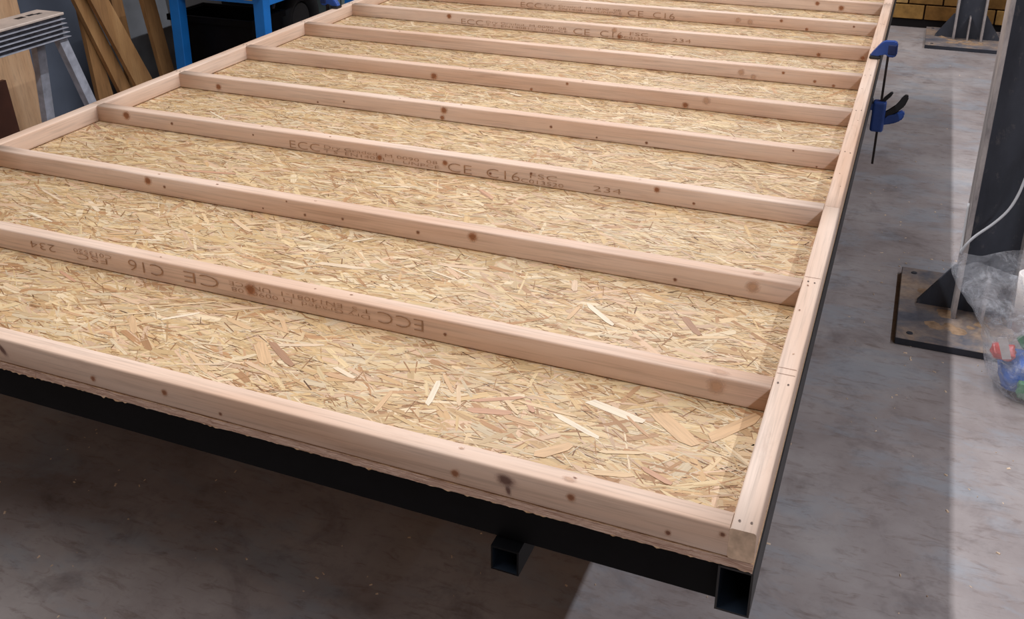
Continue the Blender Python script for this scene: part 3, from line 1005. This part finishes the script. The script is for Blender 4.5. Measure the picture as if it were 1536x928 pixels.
leaning('plywood_sheet', -3.30, -3.34, 1.30, 2.062, 1.30, 2.064, 0.018, 1.25, M['plywood'], 'tan plywood sheet leaning behind the trestle', 'board')
leaning('slate_sheet', -3.40, -3.45, 1.60, 2.52, 1.60, 2.50, 0.02, 1.4, M['navy'], 'dark slate blue sheet leaning behind the old boards', 'board')
leaning('grey_sheet', -3.50, -3.56, 2.35, 3.22, 2.35, 3.22, 0.02, 1.4, M['grey_board'], 'grey sheet leaning furthest back behind the boards', 'board')
G = 'old boards leaning on the wall'
leaning('old_board', -3.27, -3.31, 2.365, 2.455, 2.366, 2.404, 0.022, 1.0, M['old_timber'], 'leftmost leaning board, narrowing upwards beside the slate sheet', 'board', G)
leaning('old_board', -3.24, -3.28, 2.470, 2.545, 2.325, 2.395, 0.022, 1.2, M['old_timber'], 'shadowed old board slanting behind the wide leaning board', 'board', G)
leaning('old_board', -3.20, -3.24, 2.545, 2.662, 2.378, 2.480, 0.022, 1.25, M['old_timber'], 'widest slanting old board with a worn pale face', 'board', G)
leaning('old_board', -3.33, -3.37, 2.64, 2.715, 2.636, 2.707, 0.022, 1.3, M['old_timber'], 'narrow golden board between the wide board and the grey sheet', 'board', G)
leaning('old_board', -3.24, -3.29, 2.780, 2.868, 2.748, 2.835, 0.022, 1.2, M['old_timber'], 'rightmost old board standing upright next to the blue workbench', 'board', G)
leaning('dark_plank', -3.24, -3.28, 1.60, 1.86, 1.60, 1.85, 0.02, 0.5, M['dark_wood'], 'dark red brown plank below the plywood at the left edge', 'board')

wbn = empty('blue_workbench', (-2.9, 3.1, 0))
tag(wbn, 'bright blue workbench with square legs beyond the left rail', 'workbench')
BX0, BX1, BY0, BY1 = -0.24, 0.285, -0.33, 0.55
for (x, y) in ((BX1 - 0.045, BY0), (BX0, BY0), (BX1 - 0.045, BY1 - 0.06), (BX0, BY1 - 0.06)):
    link('leg', box_mesh('leg', x, x + 0.055, y, y + 0.055, 0, TZ + 0.03, 0.002), M['blue_paint'], wbn)
link('apron', box_mesh('apron', BX0 + 0.055, BX1 - 0.045, BY0 + 0.004, BY0 + 0.030, TZ - 0.043, TZ + 0.03), M['blue_paint'], wbn)
link('apron', box_mesh('apron', BX1 - 0.022, BX1 + 0.006, BY0 + 0.055, BY1 - 0.06, TZ - 0.055, TZ + 0.03), M['blue_paint'], wbn)
link('worktop', box_mesh('worktop', BX0 - 0.03, BX1 + 0.03, BY0 - 0.05, BY1 + 0.03, TZ + 0.0302, TZ + 0.065, 0.003), M['blue_paint'], wbn)
link('sticker', box_mesh('sticker', BX1 - 0.095, BX1 - 0.05, BY0 + 0.0025, BY0 + 0.004, TZ - 0.028, TZ + 0.01), M['yellow'], wbn)

# wheeled machine under the workbench
mc = empty('wheeled_machine', (-3.0, 3.62, 0))
tag(mc, 'dark machine with a round wheel in the shade under the blue workbench', 'machine')
bm = bmesh.new()
prof = [(0.095, -0.018), (0.13, -0.034), (0.165, -0.030), (0.18, -0.012), (0.18, 0.012), (0.165, 0.030), (0.13, 0.034), (0.095, 0.018)]
rg = []
for k in range(32):
    a = 2 * math.pi * k / 32
    rg.append([bm.verts.new((w, r_ * math.cos(a), r_ * math.sin(a))) for r_, w in prof])
for k in range(32):
    a, b = rg[k], rg[(k + 1) % 32]
    for i in range(8):
        bm.faces.new((a[i], a[(i + 1) % 8], b[(i + 1) % 8], b[i]))
wheel = link('tyre', bm_mesh(bm, 'tyre', True), M['rubber'], mc, (0.06, -0.05, 0.42))
bm = bmesh.new()
bmesh.ops.create_cone(bm, cap_ends=True, segments=28, radius1=0.098, radius2=0.085, depth=0.03)
hub = link('hub', bm_mesh(bm, 'hub'), M['dark_metal'], wheel, (0.0, 0, 0), (0, math.pi / 2, 0))
link('body', box_mesh('body', -0.22, -0.03, -0.35, 0.12, 0.10, 0.60, 0.01), M['dark_metal'], mc)
link('stand', box_mesh('stand', -0.20, 0.05, -0.30, 0.10, 0.0, 0.10, 0.005), M['dark_metal'], mc)
link('handle', tube_mesh('handle', smooth_pts([(0.02, -0.32, 0.30), (0.03, -0.30, 0.42), (0.02, -0.22, 0.52), (-0.02, -0.14, 0.57)]), 0.009), M['aluminium'], mc)
link('strut', box_mesh('strut', 0.03, 0.05, -0.07, -0.045, 0.55, 0.64), M['aluminium'], mc)

# made-up black tub, added to darken the gap between the workbench legs
tb_ = empty('gap_darkening_tub', (-3.0, 3.02, 0))
tag(tb_, 'made-up black tub that darkens the gap between the blue workbench legs', 'tub')
bm = bmesh.new()
lv = []
for (hx, hy, z) in ((0.20, 0.10, 0.0), (0.235, 0.13, 0.56), (0.223, 0.118, 0.56), (0.19, 0.09, 0.02)):
    lv.append([bm.verts.new((sx * hx, sy * hy, z)) for sx, sy in ((-1, -1), (1, -1), (1, 1), (-1, 1))])
for a, b in zip(lv, lv[1:]):
    for i in range(4):
        bm.faces.new((a[i], a[(i + 1) % 4], b[(i + 1) % 4], b[i]))
bm.faces.new(lv[0])
bm.faces.new(lv[-1])
link('body', bm_mesh(bm, 'body'), M['black_steel'], tb_)
bm = bmesh.new()
for x0, x1, y0, y1 in ((-0.25, 0.25, -0.145, -0.1305), (-0.25, 0.25, 0.1305, 0.145), (-0.25, -0.2355, -0.1305, 0.1305), (0.2355, 0.25, -0.1305, 0.1305)):
    add_box(bm, x0, x1, y0, y1, 0.535, 0.565)
link('rim', bm_mesh(bm, 'rim'), M['black_steel'], tb_)

cbn = empty('machine_cabinet', (-3.12, 4.15, 0))
tag(cbn, 'grey green metal cabinet beyond the workbench at the top edge', 'cabinet')
link('body', box_mesh('body', -0.25, 0.22, -0.22, 0.75, 0.0, 0.85, 0.008), M['green_grey'], cbn)
link('door', box_mesh('door', 0.2202, 0.232, -0.20, 0.02, 0.05, 0.82, 0.003), M['green_grey'], cbn)
link('door', box_mesh('door', 0.2202, 0.232, 0.035, 0.72, 0.05, 0.82, 0.003), M['green_grey'], cbn)

# ---------------------------------------------------------------- wood chips and flecks on the floor
r = np.random.default_rng(5)
n = 420
cx = np.concatenate([r.uniform(0.06, 1.2, 200), r.normal(0.25, 0.16, 90), r.uniform(-1.9, 0.0, 130)])
cy = np.concatenate([r.uniform(0.2, 5.5, 200), r.normal(2.2, 0.45, 90), r.uniform(0.0, 0.9, 130)])
ln = np.exp(r.uniform(math.log(0.0025), math.log(0.011), n))
wd = ln * r.uniform(0.25, 0.6, n)
an = r.uniform(0, math.pi, n)
verts, faces = [], []
for i in range(n):
    c, s = math.cos(an[i]), math.sin(an[i])
    hgt = 0.0006 + 0.0025 * r.random()
    b0 = len(verts)
    for (u, v, z) in ((-1, -1, 0), (1, -1, 0), (1, 1, 0), (-1, 1, 0), (-0.8, -0.7, hgt), (0.9, -0.8, hgt * 0.5), (0.8, 0.8, hgt), (-0.8, 0.7, hgt * 0.6)):
        verts.append((cx[i] + (u * ln[i] * c - v * wd[i] * s) / 2, cy[i] + (u * ln[i] * s + v * wd[i] * c) / 2, z + 0.0001))
    for f in ((4, 5, 6, 7), (0, 1, 5, 4), (1, 2, 6, 5), (2, 3, 7, 6), (3, 0, 4, 7)):
        faces.append([b0 + q for q in f])
me = bpy.data.meshes.new('wood_chips')
me.from_pydata(verts, [], faces)
m_ch = simple('pale_wood_chip', rgb(222, 196, 168), 0.8, 0.2)
ch = link('wood_chips', me, m_ch)
tag(ch, 'tiny pale wood chips scattered over the concrete floor', 'wood chips', kind='stuff')
